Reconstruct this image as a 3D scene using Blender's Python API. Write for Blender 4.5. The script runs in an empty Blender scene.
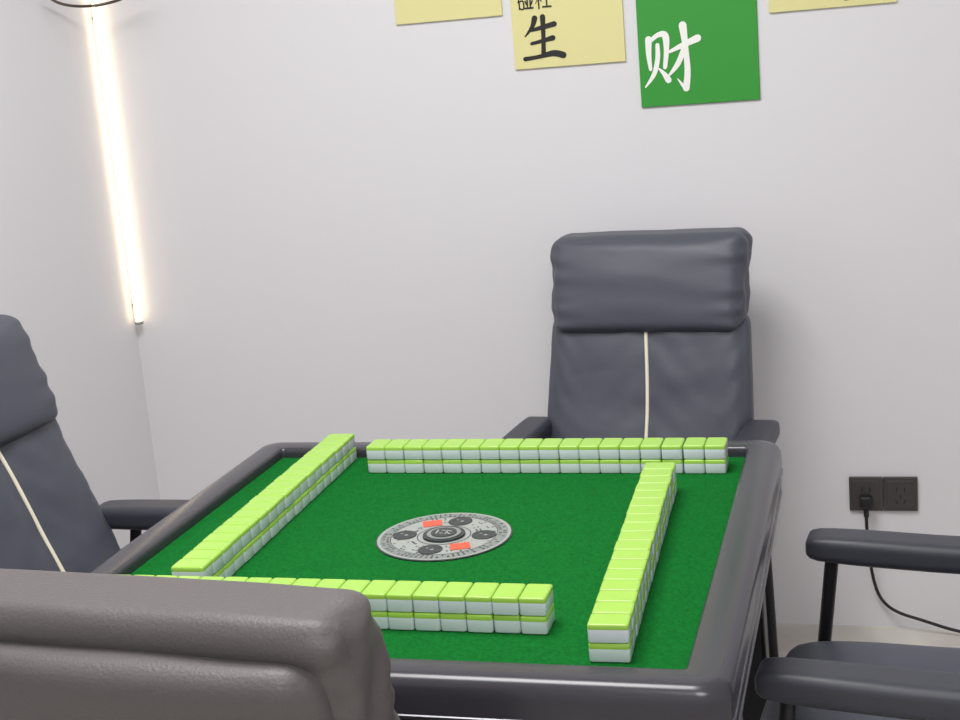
import bpy, bmesh, math, random
from mathutils import Vector, Matrix, noise
random.seed(3)
C=bpy.context.scene.collection
def lin(r,g,b):
    f=lambda c:(c/255)/12.92 if c/255<=0.04045 else ((c/255+0.055)/1.055)**2.4
    return (f(r),f(g),f(b),1)
def mat(name,col,rough=0.5,metal=0,bump=None,spec=0.5,var=None,emit=None,crease=None):
    m=bpy.data.materials.new(name); m.use_nodes=True
    nt=m.node_tree; b=nt.nodes['Principled BSDF']
    b.inputs['Base Color'].default_value=col
    b.inputs['Roughness'].default_value=rough
    b.inputs['Metallic'].default_value=metal
    b.inputs['Specular IOR Level'].default_value=spec
    if emit:
        b.inputs['Emission Color'].default_value=emit[0]; b.inputs['Emission Strength'].default_value=emit[1]
    tc=nt.nodes.new('ShaderNodeTexCoord')
    if var:
        sc,amt=var
        n=nt.nodes.new('ShaderNodeTexNoise'); n.inputs['Scale'].default_value=sc; n.inputs['Detail'].default_value=4
        nt.links.new(tc.outputs['Object'],n.inputs['Vector'])
        mx=nt.nodes.new('ShaderNodeMix'); mx.data_type='RGBA'
        mx.inputs[6].default_value=tuple(c*(1-amt) for c in col[:3])+(1,)
        mx.inputs[7].default_value=tuple(min(1,c*(1+amt)) for c in col[:3])+(1,)
        nt.links.new(n.outputs['Fac'],mx.inputs[0]); nt.links.new(mx.outputs[2],b.inputs['Base Color'])
    if bump:
        sc,st,dist=bump
        n=nt.nodes.new('ShaderNodeTexNoise'); n.inputs['Scale'].default_value=sc; n.inputs['Detail'].default_value=3
        nt.links.new(tc.outputs['Object'],n.inputs['Vector'])
        bp=nt.nodes.new('ShaderNodeBump'); bp.inputs['Strength'].default_value=st; bp.inputs['Distance'].default_value=dist
        nt.links.new(n.outputs['Fac'],bp.inputs['Height'])
        if crease:
            n2=nt.nodes.new('ShaderNodeTexNoise'); n2.inputs['Scale'].default_value=crease[0]; n2.inputs['Detail'].default_value=1; n2.inputs['Distortion'].default_value=0.8
            mp=nt.nodes.new('ShaderNodeMapping'); mp.inputs['Scale'].default_value=(0.55,1,1.5)
            nt.links.new(tc.outputs['Object'],mp.inputs['Vector']); nt.links.new(mp.outputs[0],n2.inputs['Vector'])
            b2=nt.nodes.new('ShaderNodeBump'); b2.inputs['Strength'].default_value=crease[1]; b2.inputs['Distance'].default_value=crease[2]
            nt.links.new(n2.outputs['Fac'],b2.inputs['Height']); nt.links.new(b2.outputs['Normal'],bp.inputs['Normal'])
        nt.links.new(bp.outputs['Normal'],b.inputs['Normal'])
    return m
M_wall=mat('wall_paint',lin(225,224,227),0.85,bump=(60,0.08,0.002),spec=0.2)
M_ceil=mat('ceiling_paint',lin(235,235,235),0.9)
M_leather=mat('grey_leather',lin(74,77,88),0.47,bump=(260,0.2,0.001),var=(6,0.06),crease=(9,0.2,0.01))
M_leather_warmlit=mat('grey_leather_warmlit',lin(88,83,83),0.5,bump=(320,0.55,0.0012),var=(6,0.06),crease=(8,0.25,0.01))  # same leather as the other chairs, warm light from above painted into colour
M_armpad=mat('arm_leather',lin(56,58,67),0.45,bump=(260,0.15,0.001))
M_black=mat('black_metal',lin(28,28,32),0.4,metal=0.3)
M_ring=mat('ring_metal',lin(95,88,82),0.35,metal=0.8)
M_pipe=mat('cream_piping',lin(236,228,206),0.6)
M_felt=mat('green_felt',lin(13,99,36),1.0,bump=(500,0.6,0.003),var=(260,0.6),spec=0.1)
M_frame=mat('table_frame',lin(55,54,60),0.25,var=(4,0.05))
M_chrome=mat('chrome_trim',lin(120,120,124),0.3,metal=1)
M_white=mat('tile_white',lin(230,236,244),0.22)
M_lime=mat('tile_lime',lin(152,196,76),0.25)
M_led=mat('led_warm',lin(255,240,215),0.5,emit=((1,0.83,0.57,1),2.7))
M_yellow=mat('poster_yellow',lin(226,219,156),0.6)
M_green=mat('poster_green',lin(48,150,50),0.5)
M_ink=mat('ink_black',lin(30,30,28),0.6)
M_inkw=mat('ink_white',lin(245,245,240),0.6)
M_plate=mat('outlet_plate',lin(66,62,62),0.4)
M_hole=mat('outlet_slots',lin(15,15,15),0.6)
M_rubber=mat('black_rubber',lin(22,22,24),0.5)
M_rail=mat('alloy_rail',lin(150,148,145),0.5)
M_disc=mat('disc_grey',lin(148,154,149),0.3)
M_disc2=mat('disc_silver',lin(122,128,124),0.3)
M_discd=mat('disc_dark',lin(34,40,42),0.3)
M_red=mat('disc_red',lin(222,82,55),0.4)
M_floor=bpy.data.materials.new('floor_marble_tile'); M_floor.use_nodes=True
nt=M_floor.node_tree; b=nt.nodes['Principled BSDF']; b.inputs['Roughness'].default_value=0.25
tc=nt.nodes.new('ShaderNodeTexCoord')
br=nt.nodes.new('ShaderNodeTexBrick'); br.offset=0; br.inputs['Scale'].default_value=1
br.inputs['Brick Width'].default_value=0.8; br.inputs['Row Height'].default_value=0.8; br.inputs['Mortar Size'].default_value=0.0015
br.inputs['Mortar'].default_value=lin(160,155,150)
nz=nt.nodes.new('ShaderNodeTexNoise'); nz.inputs['Scale'].default_value=2.5; nz.inputs['Detail'].default_value=8; nz.inputs['Distortion'].default_value=1.5
cr=nt.nodes.new('ShaderNodeValToRGB'); cr.color_ramp.elements[0].position=0.35; cr.color_ramp.elements[0].color=lin(194,188,180)
cr.color_ramp.elements[1].position=0.6; cr.color_ramp.elements[1].color=lin(216,211,203)
mpf=nt.nodes.new('ShaderNodeMapping'); mpf.inputs['Location'].default_value=(0.35,0.3,0)
nt.links.new(tc.outputs['Object'],nz.inputs['Vector']); nt.links.new(tc.outputs['Object'],mpf.inputs['Vector']); nt.links.new(mpf.outputs[0],br.inputs['Vector'])
nt.links.new(nz.outputs['Fac'],cr.inputs[0]); nt.links.new(cr.outputs[0],br.inputs['Color1']); nt.links.new(cr.outputs[0],br.inputs['Color2'])
nt.links.new(br.outputs['Color'],b.inputs['Base Color'])

def empty(name,loc=(0,0,0),rz=0):
    e=bpy.data.objects.new(name,None); e.location=loc; e.rotation_euler=(0,0,rz); C.objects.link(e); return e
def finish(bm,name,mats,parent=None,smooth=False,loc=None):
    me=bpy.data.meshes.new(name)
    bmesh.ops.recalc_face_normals(bm,faces=bm.faces[:])
    bm.to_mesh(me); bm.free()
    for m in (mats if isinstance(mats,(list,tuple)) else [mats]): me.materials.append(m)
    if smooth:
        for p in me.polygons: p.use_smooth=True
    o=bpy.data.objects.new(name,me); C.objects.link(o)
    if parent: o.parent=parent
    if loc: o.location=loc
    return o
def addbox(bm,x0,x1,y0,y1,z0,z1,bev=0,seg=2,mi=0):
    r=bmesh.ops.create_cube(bm,size=1); vs=r['verts']
    for v in vs:
        v.co=Vector(((x0+x1)/2+v.co.x*(x1-x0),(y0+y1)/2+v.co.y*(y1-y0),(z0+z1)/2+v.co.z*(z1-z0)))
    fs=set(f for v in vs for f in v.link_faces)
    for f in fs: f.material_index=mi
    if bev:
        es=list(set(e for v in vs for e in v.link_edges))
        bmesh.ops.bevel(bm,geom=es,offset=bev,segments=seg,affect='EDGES',profile=0.5,material=mi)
def box(name,x0,x1,y0,y1,z0,z1,m,parent=None,bev=0,seg=2):
    bm=bmesh.new(); addbox(bm,x0,x1,y0,y1,z0,z1,bev,seg); return finish(bm,name,m,parent)
def tube(name,pts,r,m,parent=None,smoothcurve=False,res=6):
    cu=bpy.data.curves.new(name,'CURVE'); cu.dimensions='3D'; cu.bevel_depth=r; cu.bevel_resolution=4; cu.use_fill_caps=True
    sp=cu.splines.new('NURBS' if smoothcurve else 'POLY'); sp.points.add(len(pts)-1)
    for p,q in zip(sp.points,pts): p.co=(*q,1)
    if smoothcurve: sp.use_endpoint_u=True; sp.order_u=3; sp.resolution_u=res
    tmp=bpy.data.objects.new('tmp',cu); C.objects.link(tmp)
    dg=bpy.context.evaluated_depsgraph_get(); dg.update()
    me=bpy.data.meshes.new_from_object(tmp.evaluated_get(dg)); me.name=name
    bpy.data.objects.remove(tmp)
    me.materials.clear(); me.materials.append(m)
    for p in me.polygons: p.use_smooth=True
    o=bpy.data.objects.new(name,me); C.objects.link(o)
    if parent:o.parent=parent
    return o
def cushion(name,size,r,m,parent,fn=None,n=22):
    bm=bmesh.new(); bmesh.ops.create_cube(bm,size=2)
    bmesh.ops.subdivide_edges(bm,edges=bm.edges[:],cuts=n,use_grid_fill=True)
    h=Vector(size)/2
    for v in bm.verts:
        p=Vector([math.sin(c*math.pi/2) for c in v.co])
        q=Vector([p[i]*h[i] for i in range(3)])
        inn=Vector([max(-(h[i]-r),min(h[i]-r,q[i])) for i in range(3)])
        d=q-inn
        if d.length>1e-9: q=inn+d.normalized()*r
        if fn: q=fn(p,q)
        v.co=q
    return finish(bm,name,m,parent,smooth=True)

# ---------------- room
XL,YB=-1.866,3.24; XR,YF,H=1.9,-1.3,2.7
box('floor',XL-0.1,XR+0.1,YF-0.1,YB+0.1,-0.1,0,M_floor)
box('ceiling',XL-0.1,XR+0.1,YF-0.1,YB+0.1,H,H+0.1,M_ceil)
box('wall_back',XL-0.1,XR+0.1,YB,YB+0.1,0,H,M_wall)
box('wall_left',XL-0.1,XL,YF,YB,0,H,M_wall)
box('wall_right',XR,XR+0.1,YF,YB,0,H,M_wall)
box('wall_front',XL-0.1,XR+0.1,YF-0.1,YF,0,H,M_wall)

# ---------------- chairs
def chair(loc,rz,seed,leather,scale=1.0,rec=0.28,wr=0.6):
    def yb(z): return 0.18+(z-0.45)*rec
    e=empty('office_chair',loc,rz); e.scale=(scale,)*3
    def nz(x,y,z,s): return noise.noise(Vector((x*s+seed*7.3,y*s,z*s+seed*3.1)))
    zc,hh=0.625,0.42
    def front_y(x,z):
        pz=max(-1,min(1,(z-zc)/(hh/2)))
        y=-0.05*(1-0.2*max(0,pz)**3)
        y+=0.009*math.exp(-abs(x)/0.022)
        y-=0.010*math.exp(-((pz+0.45)/0.35)**2)*(1-abs(x/0.22)**2)
        return y
    def fb(p,q):
        t=(1-p.z)/2
        w=1.0+0.08*t
        x=q.x*w; z=q.z
        if q.y<0:
            y=q.y*(1-0.28*abs(p.x)**3)*(1-0.2*max(0,p.z)**3)
            k=min(1,-q.y/0.05)
            y+=k*0.009*math.exp(-abs(x)/0.022)
            y-=0.010*math.exp(-((p.z+0.45)/0.35)**2)*(1-abs(p.x)**2)
            m_=min(1,abs(x)/0.03)
            y+=0.005*nz(x,0,z*1.8,7)*m_
            y+=wr*0.0026*math.sin((z+abs(x)*0.9)*85+2*nz(x,0,z,6))*math.exp(-((abs(x)-0.05)/0.05)**2)
            y+=wr*0.0026*math.sin((z*0.9-abs(x)*1.1)*110+3*nz(x,0,z,8))*math.exp(-((abs(x)-0.19)/0.045)**2)
            y+=wr*0.004*math.sin(x*75+2*nz(x,0,z,7))*max(0,p.z)**3*m_
        else:
            y=q.y*(1-0.28*abs(p.x)**3)
        x+=0.002*nz(x,y,z,12)*abs(p.x)
        return Vector((x,yb(z+zc)+y,z+zc))
    cushion('back_cushion',(0.437,0.10,hh),0.04,leather,e,fb,n=40)
    zh=0.893
    def fh(p,q):
        y=q.y*(1-0.10*abs(p.x)**4)
        z=q.z
        x=q.x*(1+0.02*p.z)
        if q.y<0: y-=0.012*(1-p.z**2)*(1-abs(p.x)**4)
        f=abs(p.x)**6
        y+=f*0.002*math.sin(q.z*120+seed+q.x*20)
        z+=0.0018*nz(q.x,q.y,q.z,10)
        x+=math.copysign(1,q.x)*f*0.0025*math.sin(q.y*90+q.z*60+seed)
        y+=0.003*nz(q.x*0.6,q.y,q.z*1.6,9)
        y+=0.003*f*math.sin((q.z-0.03)*170)
        y+=wr*math.copysign(0.0013,q.y)*math.sin(q.z*80+q.x*9+3*nz(q.x,0,q.z,4))*(1-p.z**2)
        return Vector((x,yb(z+zh)+y-0.002,z+zh))
    cushion('headrest',(0.428,0.12,0.206),0.030,leather,e,fh,n=40)
    def fs(p,q):
        y=q.y*(1-0.2*abs(p.x)**4)
        if q.y>0: y+=0.010*(1-p.x**2)
        z=q.z+0.697
        return Vector((q.x+0.002*nz(q.x,q.y,z,12),yb(z)+0.058+y+0.003*nz(q.x,0,z*2,8),z+0.002*nz(q.x,q.y,0,9)))
    cushion('back_shell',(0.398,0.07,0.53),0.032,leather,e,fs,n=30)
    def fseat(p,q):
        z=q.z*(1-0.15*abs(p.x)**4)
        if q.z>0:
            z+=0.012*(1-p.x**2)*(1-p.y**2)
            z-=0.03*max(0,-p.y)**6
        return Vector((q.x,q.y-0.01,z+0.40+0.002*nz(q.x,q.y,0,9)))
    cushion('seat',(0.42,0.48,0.12),0.04,leather,e,fseat,n=22)
    pts=[]
    for i in range(25):
        z=0.815-0.37*i/24
        pts.append((0.008*math.sin(i*0.13),yb(z)+front_y(0,z)-0.003,z))
    tube('piping',pts,0.0040,M_pipe,e,True)
    AX=0.248
    for s in (-1,1):
        nm='left' if s<0 else 'right'
        def fa(p,q,s=s):
            z=q.z*(1-0.2*abs(p.y)**6)
            w=1-0.12*max(0,-p.y)**4
            return Vector((q.x*w+s*AX,q.y+0.015,z+0.584+0.008*max(0,-p.y)))
        cushion('arm_pad_'+nm,(0.072,0.44,0.046),0.015,M_armpad,e,fa,n=14)
        x=s*AX
        tube('leg_frame_'+nm,[(x,-0.165,0.575),(x,-0.225,0.03),(x,-0.22,0.012),(x,-0.205,0.011),(x,0.23,0.011),(x,0.245,0.012),(x,0.245,0.03),(x,0.15,0.575)],0.011,M_black,e)
    tube('cross_bar_1',[(-AX,-0.18,0.345),(AX,-0.18,0.345)],0.010,M_black,e)
    tube('cross_bar_2',[(-AX,0.18,0.345),(AX,0.18,0.345)],0.010,M_black,e)
    return e
chair((-0.503,2.725,0),math.radians(-5),1,M_leather)
chair((-1.249,2.08,0),math.radians(90),2,M_leather,1.01,0.34)
chair((0.066,1.955,0),math.radians(-95),3,M_leather)
chair((-0.617,1.378,0),math.radians(175.8),4,M_leather_warmlit,0.980,0.28,1.1)

# ---------------- mahjong table
TX,TY=-0.604,1.778
T=empty('mahjong_table',(TX,TY,0))
FZ=0.752
def sweep(name,prof,m,parent,close=False,mi=None,loop=False):
    bm=bmesh.new(); seg=8
    rings=[]
    for (o,z) in prof:
        c=0.395+0.45*o; rr=max(0.001,0.006+0.55*o)
        ring=[]
        for k,(sx,sy) in enumerate([(1,1),(-1,1),(-1,-1),(1,-1)]):
            for i in range(seg+1):
                a=math.pi/2*k+math.pi/2*i/seg
                ring.append(bm.verts.new((sx*c+rr*math.cos(a),sy*c+rr*math.sin(a),z)))
        rings.append(ring)
    n=len(rings[0]); R=len(rings)
    for i in range(R if loop else R-1):
        for j in range(n):
            f=bm.faces.new((rings[i][j],rings[i][(j+1)%n],rings[(i+1)%R][(j+1)%n],rings[(i+1)%R][j]))
            if mi: f.material_index=mi[i]
    if close:
        bm.faces.new(rings[0]); bm.faces.new(rings[-1])
    o=finish(bm,name,m,parent,smooth=True)
    md=o.modifiers.new('es','EDGE_SPLIT'); md.split_angle=math.radians(40)
    return o
prof=[(0.0,0.735),(0.0,0.760),(0.001,0.765),(0.003,0.768),(0.006,0.769),(0.036,0.769),(0.043,0.7675),(0.048,0.763),(0.0515,0.756),(0.0525,0.747),
      (0.0525,0.726),(0.054,0.725),(0.054,0.721),(0.052,0.720),(0.050,0.690),(0.0515,0.689),(0.0515,0.685),(0.049,0.684),(0.046,0.662),(0.042,0.655),(0.015,0.652)]
mi=[0]*len(prof)
for i in (10,11,12,14,15,16): mi[i]=1
sweep('rim',prof,[M_frame,M_chrome],T,mi=mi,loop=True)
sweep('felt_bed',[(0.001,FZ-0.012),(0.001,FZ)],M_felt,T,close=True)
sweep('under_frame',[(0.02,0.665),(0.02,0.64),(0.01,0.63)],M_frame,T,close=True)
box('mechanism_box',-0.17,0.17,-0.17,0.17,0.50,0.635,M_frame,T,bev=0.02)
k=0
for sx in (-1,1):
    for sy in (-1,1):
        k+=1
        bm=bmesh.new(); addbox(bm,-0.023,0.023,-0.03,0.03,0.02,0.66,0.006)
        for v in bm.verts:
            t=1-v.co.z/0.66
            v.co.x+=sx*(0.394+0.012*t); v.co.y+=sy*(0.385+0.02*t)
        addbox(bm,sx*0.406-0.028,sx*0.406+0.028,sy*0.405-0.034,sy*0.405+0.034,0,0.022,0.005)
        finish(bm,'leg_%d'%k,M_black,T)
def disc(name,x,y,z,r,m,h=0.001,seg=48):
    bm=bmesh.new()
    bmesh.ops.create_cone(bm,cap_ends=True,segments=seg,radius1=r,radius2=r*0.97 if h>0.002 else r,depth=h,matrix=Matrix.Translation((x,y,z+h/2)))
    return finish(bm,name,m,T)
cx,cy=0.007,0.023
disc('disc_border',cx,cy,FZ,0.0975,M_discd,0.0015,64)
disc('disc_plate',cx,cy,FZ+0.0015,0.0955,M_disc,0.001,64)
def ringmesh(name,r0,r1,z,m,seg=64):
    bm=bmesh.new(); A=[];B=[]
    for i in range(seg):
        a=2*math.pi*i/seg
        A.append(bm.verts.new((cx+r0*math.cos(a),cy+r0*math.sin(a),z))); B.append(bm.verts.new((cx+r1*math.cos(a),cy+r1*math.sin(a),z)))
    for i in range(seg): bm.faces.new((A[i],B[i],B[(i+1)%seg],A[(i+1)%seg]))
    return finish(bm,name,m,T)
ringmesh('disc_band',0.0770,0.0915,FZ+0.0026,M_disc2)
ringmesh('disc_line_2',0.0758,0.0768,FZ+0.0028,M_discd)
ringmesh('disc_line_3',0.0375,0.0388,FZ+0.0028,M_discd)
bm=bmesh.new()
for i in range(72):
    a=2*math.pi*i/72
    for (r0,r1) in ((0.0785,0.0825),(0.0845,0.0895),(0.0705,0.0735),(0.064,0.0665),(0.046,0.049),(0.052,0.0545)):
        if random.random()<(0.25 if r0>0.077 else 0.7): continue
        w=random.uniform(0.0007,0.0016)
        d=Vector((math.cos(a),math.sin(a),0)); t=Vector((-d.y,d.x,0))*w
        vs=[bm.verts.new(Vector((cx,cy,FZ+0.0029))+d*r+s*t) for r,s in ((r0,-1),(r1,-1),(r1,1),(r0,1))]
        bm.faces.new(vs)
finish(bm,'disc_ticks',M_discd,T)
for i,a in enumerate((3,82,183,267)):
    a=math.radians(a); px,py=cx+0.058*math.cos(a),cy+0.058*math.sin(a)
    disc('disc_spot_%d'%i,px,py,FZ+0.0025,0.0175,M_discd,0.0010,32)
    disc('disc_dice_%d'%i,px+0.003,py-0.002,FZ+0.0035,0.0030,M_disc2,0.0004,16)
    disc('disc_dice_b%d'%i,px-0.005,py+0.003,FZ+0.0035,0.0020,M_disc2,0.0004,16)
for i,a in enumerate((124,310)):
    a=math.radians(a); px,py=cx+0.056*math.cos(a),cy+0.056*math.sin(a)
    bm=bmesh.new(); addbox(bm,-0.014,0.014,-0.012,0.012,0,0.0007)
    bmesh.ops.transform(bm,matrix=Matrix.Translation((px,py,FZ+0.0027))@Matrix.Rotation(math.radians(20),4,'Z'),verts=bm.verts)
    finish(bm,'disc_red_%d'%i,M_red,T)
disc('hub_ring',cx,cy,FZ+0.0025,0.031,M_discd,0.003,48)
disc('hub_inner',cx,cy,FZ+0.0055,0.0245,M_disc2,0.001,48)
disc('hub_core',cx,cy,FZ+0.0065,0.0185,M_discd,0.001,48)
bm=bmesh.new()
for (ax,ay,bx,by) in ((-0.010,-0.007,-0.010,0.008),(-0.005,0.006,0.001,0.006),(0.004,-0.008,0.004,0.008),(0.004,0.007,0.011,0.003),(0.004,0.0,0.011,-0.008),(-0.006,-0.005,0.0,-0.005)):
    d=(Vector((bx,by,0))-Vector((ax,ay,0))).normalized(); t=Vector((-d.y,d.x,0))*0.0012
    o_=Vector((cx,cy,FZ+0.0077))
    bm.faces.new([bm.verts.new(o_+Vector(v)+s*t) for v,s in (((ax,ay,0),-1),((bx,by,0),-1),((bx,by,0),1),((ax,ay,0),1))])
finish(bm,'hub_mark',M_disc,T)

# ---------------- tiles
W,L,TH=0.0326,0.046,0.0230
def addtile(bm,M):
    lev=[(0,0.0022,0),(0.0008,0.0007,0),(0.0022,0,0),(0.0164,0,0),(0.0210,0,1),(0.0223,0.0007,1),(TH,0.0024,1)]
    rings=[]
    for z,ins,mi_ in lev:
        hx,hy=W/2-0.0004-ins,L/2-ins; rc=0.003
        ring=[]
        for kk,(sx,sy) in enumerate([(1,1),(-1,1),(-1,-1),(1,-1)]):
            for i in range(4):
                a=math.pi/2*kk+math.pi/2*i/3
                ring.append(bm.verts.new(M@Vector((sx*(hx-rc)+rc*math.cos(a),sy*(hy-rc)+rc*math.sin(a),z))))
        rings.append(ring)
    n=16
    for i in range(len(rings)-1):
        for j in range(n):
            f=bm.faces.new((rings[i][j],rings[i][(j+1)%n],rings[i+1][(j+1)%n],rings[i+1][j]))
            f.material_index=1 if lev[i+1][2]==1 else 0; f.smooth=True
    f=bm.faces.new(rings[0][::-1]); f.material_index=0
    f=bm.faces.new(rings[-1]); f.material_index=1
def row(p0,ang,n=18,gaps={},ga=0.0):
    bm=bmesh.new(); off=0
    for i in range(n):
        off+=gaps.get(i,0)+ga
        for l in range(2):
            M=Matrix.Translation((W*(i+0.5)+off+random.uniform(-1,1)*0.0002,random.uniform(-1,1)*0.0006,l*TH))@Matrix.Rotation(random.uniform(-1,1)*0.007,4,'Z')
            addtile(bm,M)
    me=bpy.data.meshes.new('mahjong_tile_row')
    bm.to_mesh(me); bm.free(); me.materials.append(M_white); me.materials.append(M_lime)
    o=bpy.data.objects.new('mahjong_tile_row',me); C.objects.link(o)
    o.location=(p0[0],p0[1],FZ+0.0002); o.rotation_euler=(0,0,ang)
    md=o.modifiers.new('es','EDGE_SPLIT'); md.split_angle=math.radians(50)
    return o
row((-0.815,2.114),0,gaps={15:0.001,16:0.0015},ga=-0.0001)
row((-0.966,1.504),math.radians(0.1),ga=0.0002)
row((-0.291,1.414),math.radians(92.4),ga=0.0004)
row((-0.871,1.553),math.radians(91.4),n=19)

# ---------------- LED corner lamp with ring
LD=empty('wall_light_bar',(XL+0.024,YB-0.024,0))
bm=bmesh.new(); addbox(bm,-0.008,0.008,-0.006,0.006,0.80,2.35,0.002)
bmesh.ops.rotate(bm,verts=bm.verts,matrix=Matrix.Rotation(math.radians(45),3,'Z'))
finish(bm,'led_diffuser',M_led,LD)
box('end_cap',-0.008,0.008,-0.008,0.008,0.792,0.7995,M_rail,LD)
for i,z in enumerate((0.84,1.57,2.30)):
    tube('mount_clip_%d'%i,[(-0.0235,0.0235,z),(-0.003,0.003,z)],0.004,M_rail,LD)
pts=[]
RC=Vector((0.112,-0.172,1.637))
for i in range(49):
    a=2*math.pi*i/48
    v=Matrix.Rotation(math.radians(-22),3,Vector((1,1,0)).normalized())@Vector((0.116*math.cos(a),0.116*math.sin(a),0))
    pts.append(tuple(v+RC))
tube('ring',pts,0.0035,M_ring,LD)
q=min(pts,key=lambda t:math.hypot(t[0],t[1]))
tube('ring_bracket',[q,(0.004,-0.004,q[2])],0.003,M_ring,LD)

# ---------------- posters
def catmull(P,n=8):
    out=[]; Q=[P[0]]+P+[P[-1]]
    for i in range(1,len(Q)-2):
        for j in range(n):
            t=j/n; r=[]
            for a,b_,c,d in zip(Q[i-1],Q[i],Q[i+1],Q[i+2]):
                r.append(0.5*((2*b_)+(-a+c)*t+(2*a-5*b_+4*c-d)*t*t+(-a+3*b_-3*c+d)*t**3))
            out.append(r)
    out.append(list(P[-1])); return out
def glyph(name,strokes,x0,z0,w,h,m,parent,y,ws=1.3):
    bm=bmesh.new()
    for si,S in enumerate(strokes):
        P=catmull([(x0+a*w,z0+b_*h,c*w*ws) for a,b_,c in S])
        L_,R_=[],[]
        yy=y-0.0006-0.0001*si
        for i,(a,b_,c) in enumerate(P):
            i0,i1=max(0,i-1),min(len(P)-1,i+1)
            dx,dz=P[i1][0]-P[i0][0],P[i1][1]-P[i0][1]; l=math.hypot(dx,dz) or 1
            nx,nzz=-dz/l,dx/l; c=max(c,0.0003)
            L_.append(bm.verts.new((a+nx*c,yy,b_+nzz*c))); R_.append(bm.verts.new((a-nx*c,yy,b_-nzz*c)))
        for i in range(len(P)-1): bm.faces.new((L_[i],L_[i+1],R_[i+1],R_[i]))
        for i,(a,b_,c) in ((0,P[0]),(len(P)-1,P[-1])):
            c=max(c,0.0003)
            bm.faces.new([bm.verts.new((a+c*math.cos(t*math.pi/5),yy-0.00003,b_+c*math.sin(t*math.pi/5))) for t in range(10)])
    return finish(bm,name,m,parent)
def poster(x0,x1,z0,m):
    e=empty('wall_poster',(0,0,0))
    box('panel',x0,x1,YB-0.006,YB-0.0005,z0,z0+(x1-x0)*1.02,m,e,bev=0.001,seg=1)
    return e
PY=YB-0.006
cai=[[(0.10,0.84,0.045),(0.09,0.6,0.035),(0.11,0.36,0.022)],
     [(0.11,0.80,0.025),(0.28,0.90,0.032),(0.41,0.88,0.045),(0.42,0.65,0.035),(0.38,0.38,0.028)],
     [(0.26,0.74,0.028),(0.25,0.52,0.032),(0.17,0.28,0.030),(0.0,0.08,0.010)],
     [(0.27,0.36,0.012),(0.36,0.27,0.03),(0.43,0.17,0.042)],
     [(0.48,0.62,0.020),(0.70,0.70,0.034),(1.0,0.80,0.048)],
     [(0.74,1.02,0.052),(0.77,0.7,0.038),(0.79,0.3,0.040),(0.75,0.02,0.045)],
     [(0.755,0.015,0.038),(0.69,0.07,0.022),(0.60,0.18,0.006)],
     [(0.75,0.68,0.03),(0.62,0.42,0.035),(0.40,0.20,0.008)]]
sheng=[[(0.32,1.0,0.055),(0.24,0.80,0.038),(0.04,0.58,0.012)],
       [(0.22,0.72,0.030),(0.50,0.77,0.042),(0.82,0.83,0.05)],
       [(0.20,0.40,0.030),(0.50,0.45,0.036),(0.76,0.50,0.05)],
       [(0.53,1.02,0.05),(0.52,0.6,0.040),(0.49,0.10,0.045)],
       [(0.0,0.04,0.040),(0.35,0.07,0.036),(0.75,0.13,0.055),(1.0,0.07,0.06)]]
peng=[[(0,0.95,0.04),(0.4,0.95,0.04)],[(0.22,0.95,0.04),(0.05,0.45,0.03)],[(0.12,0.5,0.04),(0.12,0.05,0.04)],[(0.12,0.5,0.04),(0.38,0.5,0.04),(0.38,0.05,0.04),(0.12,0.1,0.04)],
      [(0.5,0.75,0.04),(0.98,0.75,0.04)],[(0.65,0.75,0.04),(0.65,0.1,0.04)],[(0.84,0.75,0.04),(0.84,0.1,0.04)],[(0.48,0.08,0.045),(1.0,0.08,0.045)],[(0.52,0.5,0.04),(0.58,0.3,0.03)],[(0.98,0.5,0.04),(0.9,0.3,0.03)]]
gang=[[(0.0,0.7,0.04),(0.42,0.7,0.04)],[(0.22,1.0,0.04),(0.22,0.0,0.04)],[(0.2,0.65,0.03),(0.02,0.3,0.02)],[(0.25,0.6,0.03),(0.4,0.42,0.03)],[(0.52,0.85,0.04),(0.95,0.85,0.04)],[(0.74,0.85,0.04),(0.74,0.08,0.04)],[(0.48,0.08,0.045),(1.0,0.08,0.045)]]
p=poster(-1.073,-0.8145,1.487,M_yellow)
glyph('glyph',sheng,-1.0,1.56,0.096,0.095,M_ink,p,PY)
p=poster(-0.7935,-0.535,1.362,M_yellow)
glyph('glyph_main',sheng,-0.768,1.381,0.090,0.093,M_ink,p,PY,1.4)
glyph('glyph_small_1',peng,-0.777,1.495,0.036,0.038,M_ink,p,PY,1.2)
glyph('glyph_small_2',gang,-0.735,1.495,0.036,0.038,M_ink,p,PY,1.2)
glyph('glyph_small_3',[[(0.5,0.9,0.2),(0.5,0.1,0.1)]],-0.585,1.503,0.012,0.04,M_ink,p,PY)
p=poster(-0.505,-0.239,1.256,M_green)
glyph('glyph',cai,-0.493,1.290,0.122,0.138,M_inkw,p,PY,1.4)
p=poster(-0.213,0.056,1.441,M_yellow)
glyph('glyph',sheng,-0.05,1.455,0.1,0.1,M_ink,p,PY)

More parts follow.
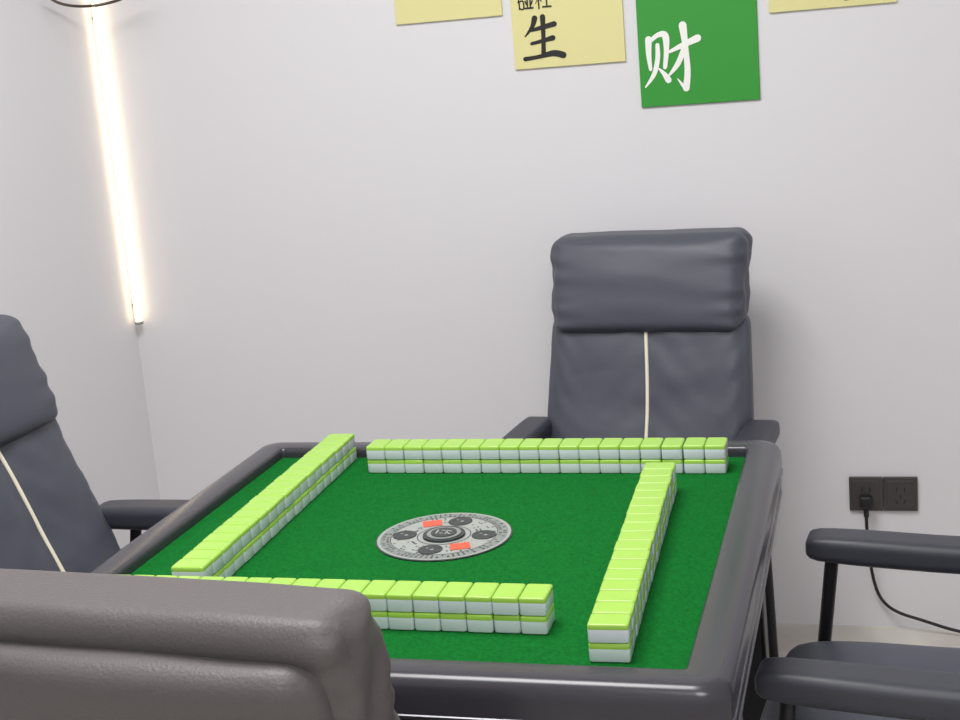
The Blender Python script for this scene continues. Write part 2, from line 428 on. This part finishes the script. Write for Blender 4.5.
# ---------------- outlet and cord
O=empty('wall_outlet',(0.007,YB,0.334))
bm=bmesh.new()
addbox(bm,-0.0765,-0.0005,-0.009,-0.0003,-0.041,0.041,0.002)
addbox(bm,0.0005,0.0765,-0.009,-0.0003,-0.041,0.041,0.002)
addbox(bm,-0.069,-0.008,-0.0105,-0.008,-0.033,0.033,0.001)
addbox(bm,0.008,0.069,-0.0105,-0.008,-0.033,0.033,0.001)
finish(bm,'plates',M_plate,O)
bm=bmesh.new()
for cxx in (-0.0385,0.0385):
    addbox(bm,cxx-0.010,cxx-0.0075,-0.0111,-0.010,0.006,0.018)
    addbox(bm,cxx+0.0075,cxx+0.010,-0.0111,-0.010,0.006,0.018)
    for s in (-1,1):
        r=bmesh.ops.create_cube(bm,size=1)
        bmesh.ops.transform(bm,verts=r['verts'],matrix=Matrix.Translation((cxx+s*0.009,-0.0106,-0.018))@Matrix.Rotation(s*0.5,4,'Y')@Matrix.Diagonal((0.0025,0.001,0.011,1)))
    addbox(bm,cxx-0.0012,cxx+0.0012,-0.0111,-0.010,-0.010,0.000)
finish(bm,'slots',M_hole,O)
PC=empty('power_cord',(0,0,0))
box('plug',-0.046,-0.018,YB-0.040,YB-0.0112,0.306,0.336,M_rubber,PC,bev=0.006,seg=3)
tube('strain_relief',[(-0.032,YB-0.028,0.310),(-0.032,YB-0.030,0.286)],0.006,M_rubber,PC)
tube('cord',[(-0.032,YB-0.029,0.296),(-0.032,YB-0.031,0.26),(-0.028,YB-0.035,0.20),(-0.020,YB-0.03,0.13),(-0.004,YB-0.03,0.080),(0.03,YB-0.035,0.052),(0.09,YB-0.04,0.036),(0.16,YB-0.045,0.014),(0.27,YB-0.07,0.005),(0.5,YB-0.11,0.005)],0.0038,M_rubber,PC,True)

# ---------------- lights
def area(name,loc,sx,sy,pw,col=(1,0.97,0.93)):
    l=bpy.data.lights.new(name,'AREA'); l.shape='RECTANGLE'; l.size=sx; l.size_y=sy; l.energy=pw; l.color=col
    o=bpy.data.objects.new(name,l); o.location=loc; C.objects.link(o)
area('ceiling_light',(-0.75,1.6,2.64),0.9,0.9,44,(1,0.985,0.98))
area('ceiling_light',(0.3,-0.2,2.64),0.9,0.9,31,(1,0.985,0.98))
w=bpy.data.worlds.new('world'); w.use_nodes=True; bpy.context.scene.world=w
w.node_tree.nodes['Background'].inputs[0].default_value=(0.8,0.85,1,1); w.node_tree.nodes['Background'].inputs[1].default_value=0.3
bpy.context.scene.view_settings.view_transform='Standard'

# ---------------- camera
cam=bpy.data.cameras.new('camera'); co=bpy.data.objects.new('camera',cam); C.objects.link(co)
cam.sensor_width=36; cam.lens=1407*36/960; cam.clip_start=0.02
fwd=Vector((-0.2718,0.9374,-0.2192)).normalized(); rt=Vector((0.9623,0.2598,-0.0826)); rt=(rt-fwd*rt.dot(fwd)).normalized(); up=rt.cross(fwd)
Mx=Matrix((( rt.x,up.x,-fwd.x,0),(rt.y,up.y,-fwd.y,0),(rt.z,up.z,-fwd.z,1.43),(0,0,0,1)))
co.matrix_world=Mx
bpy.context.scene.camera=co
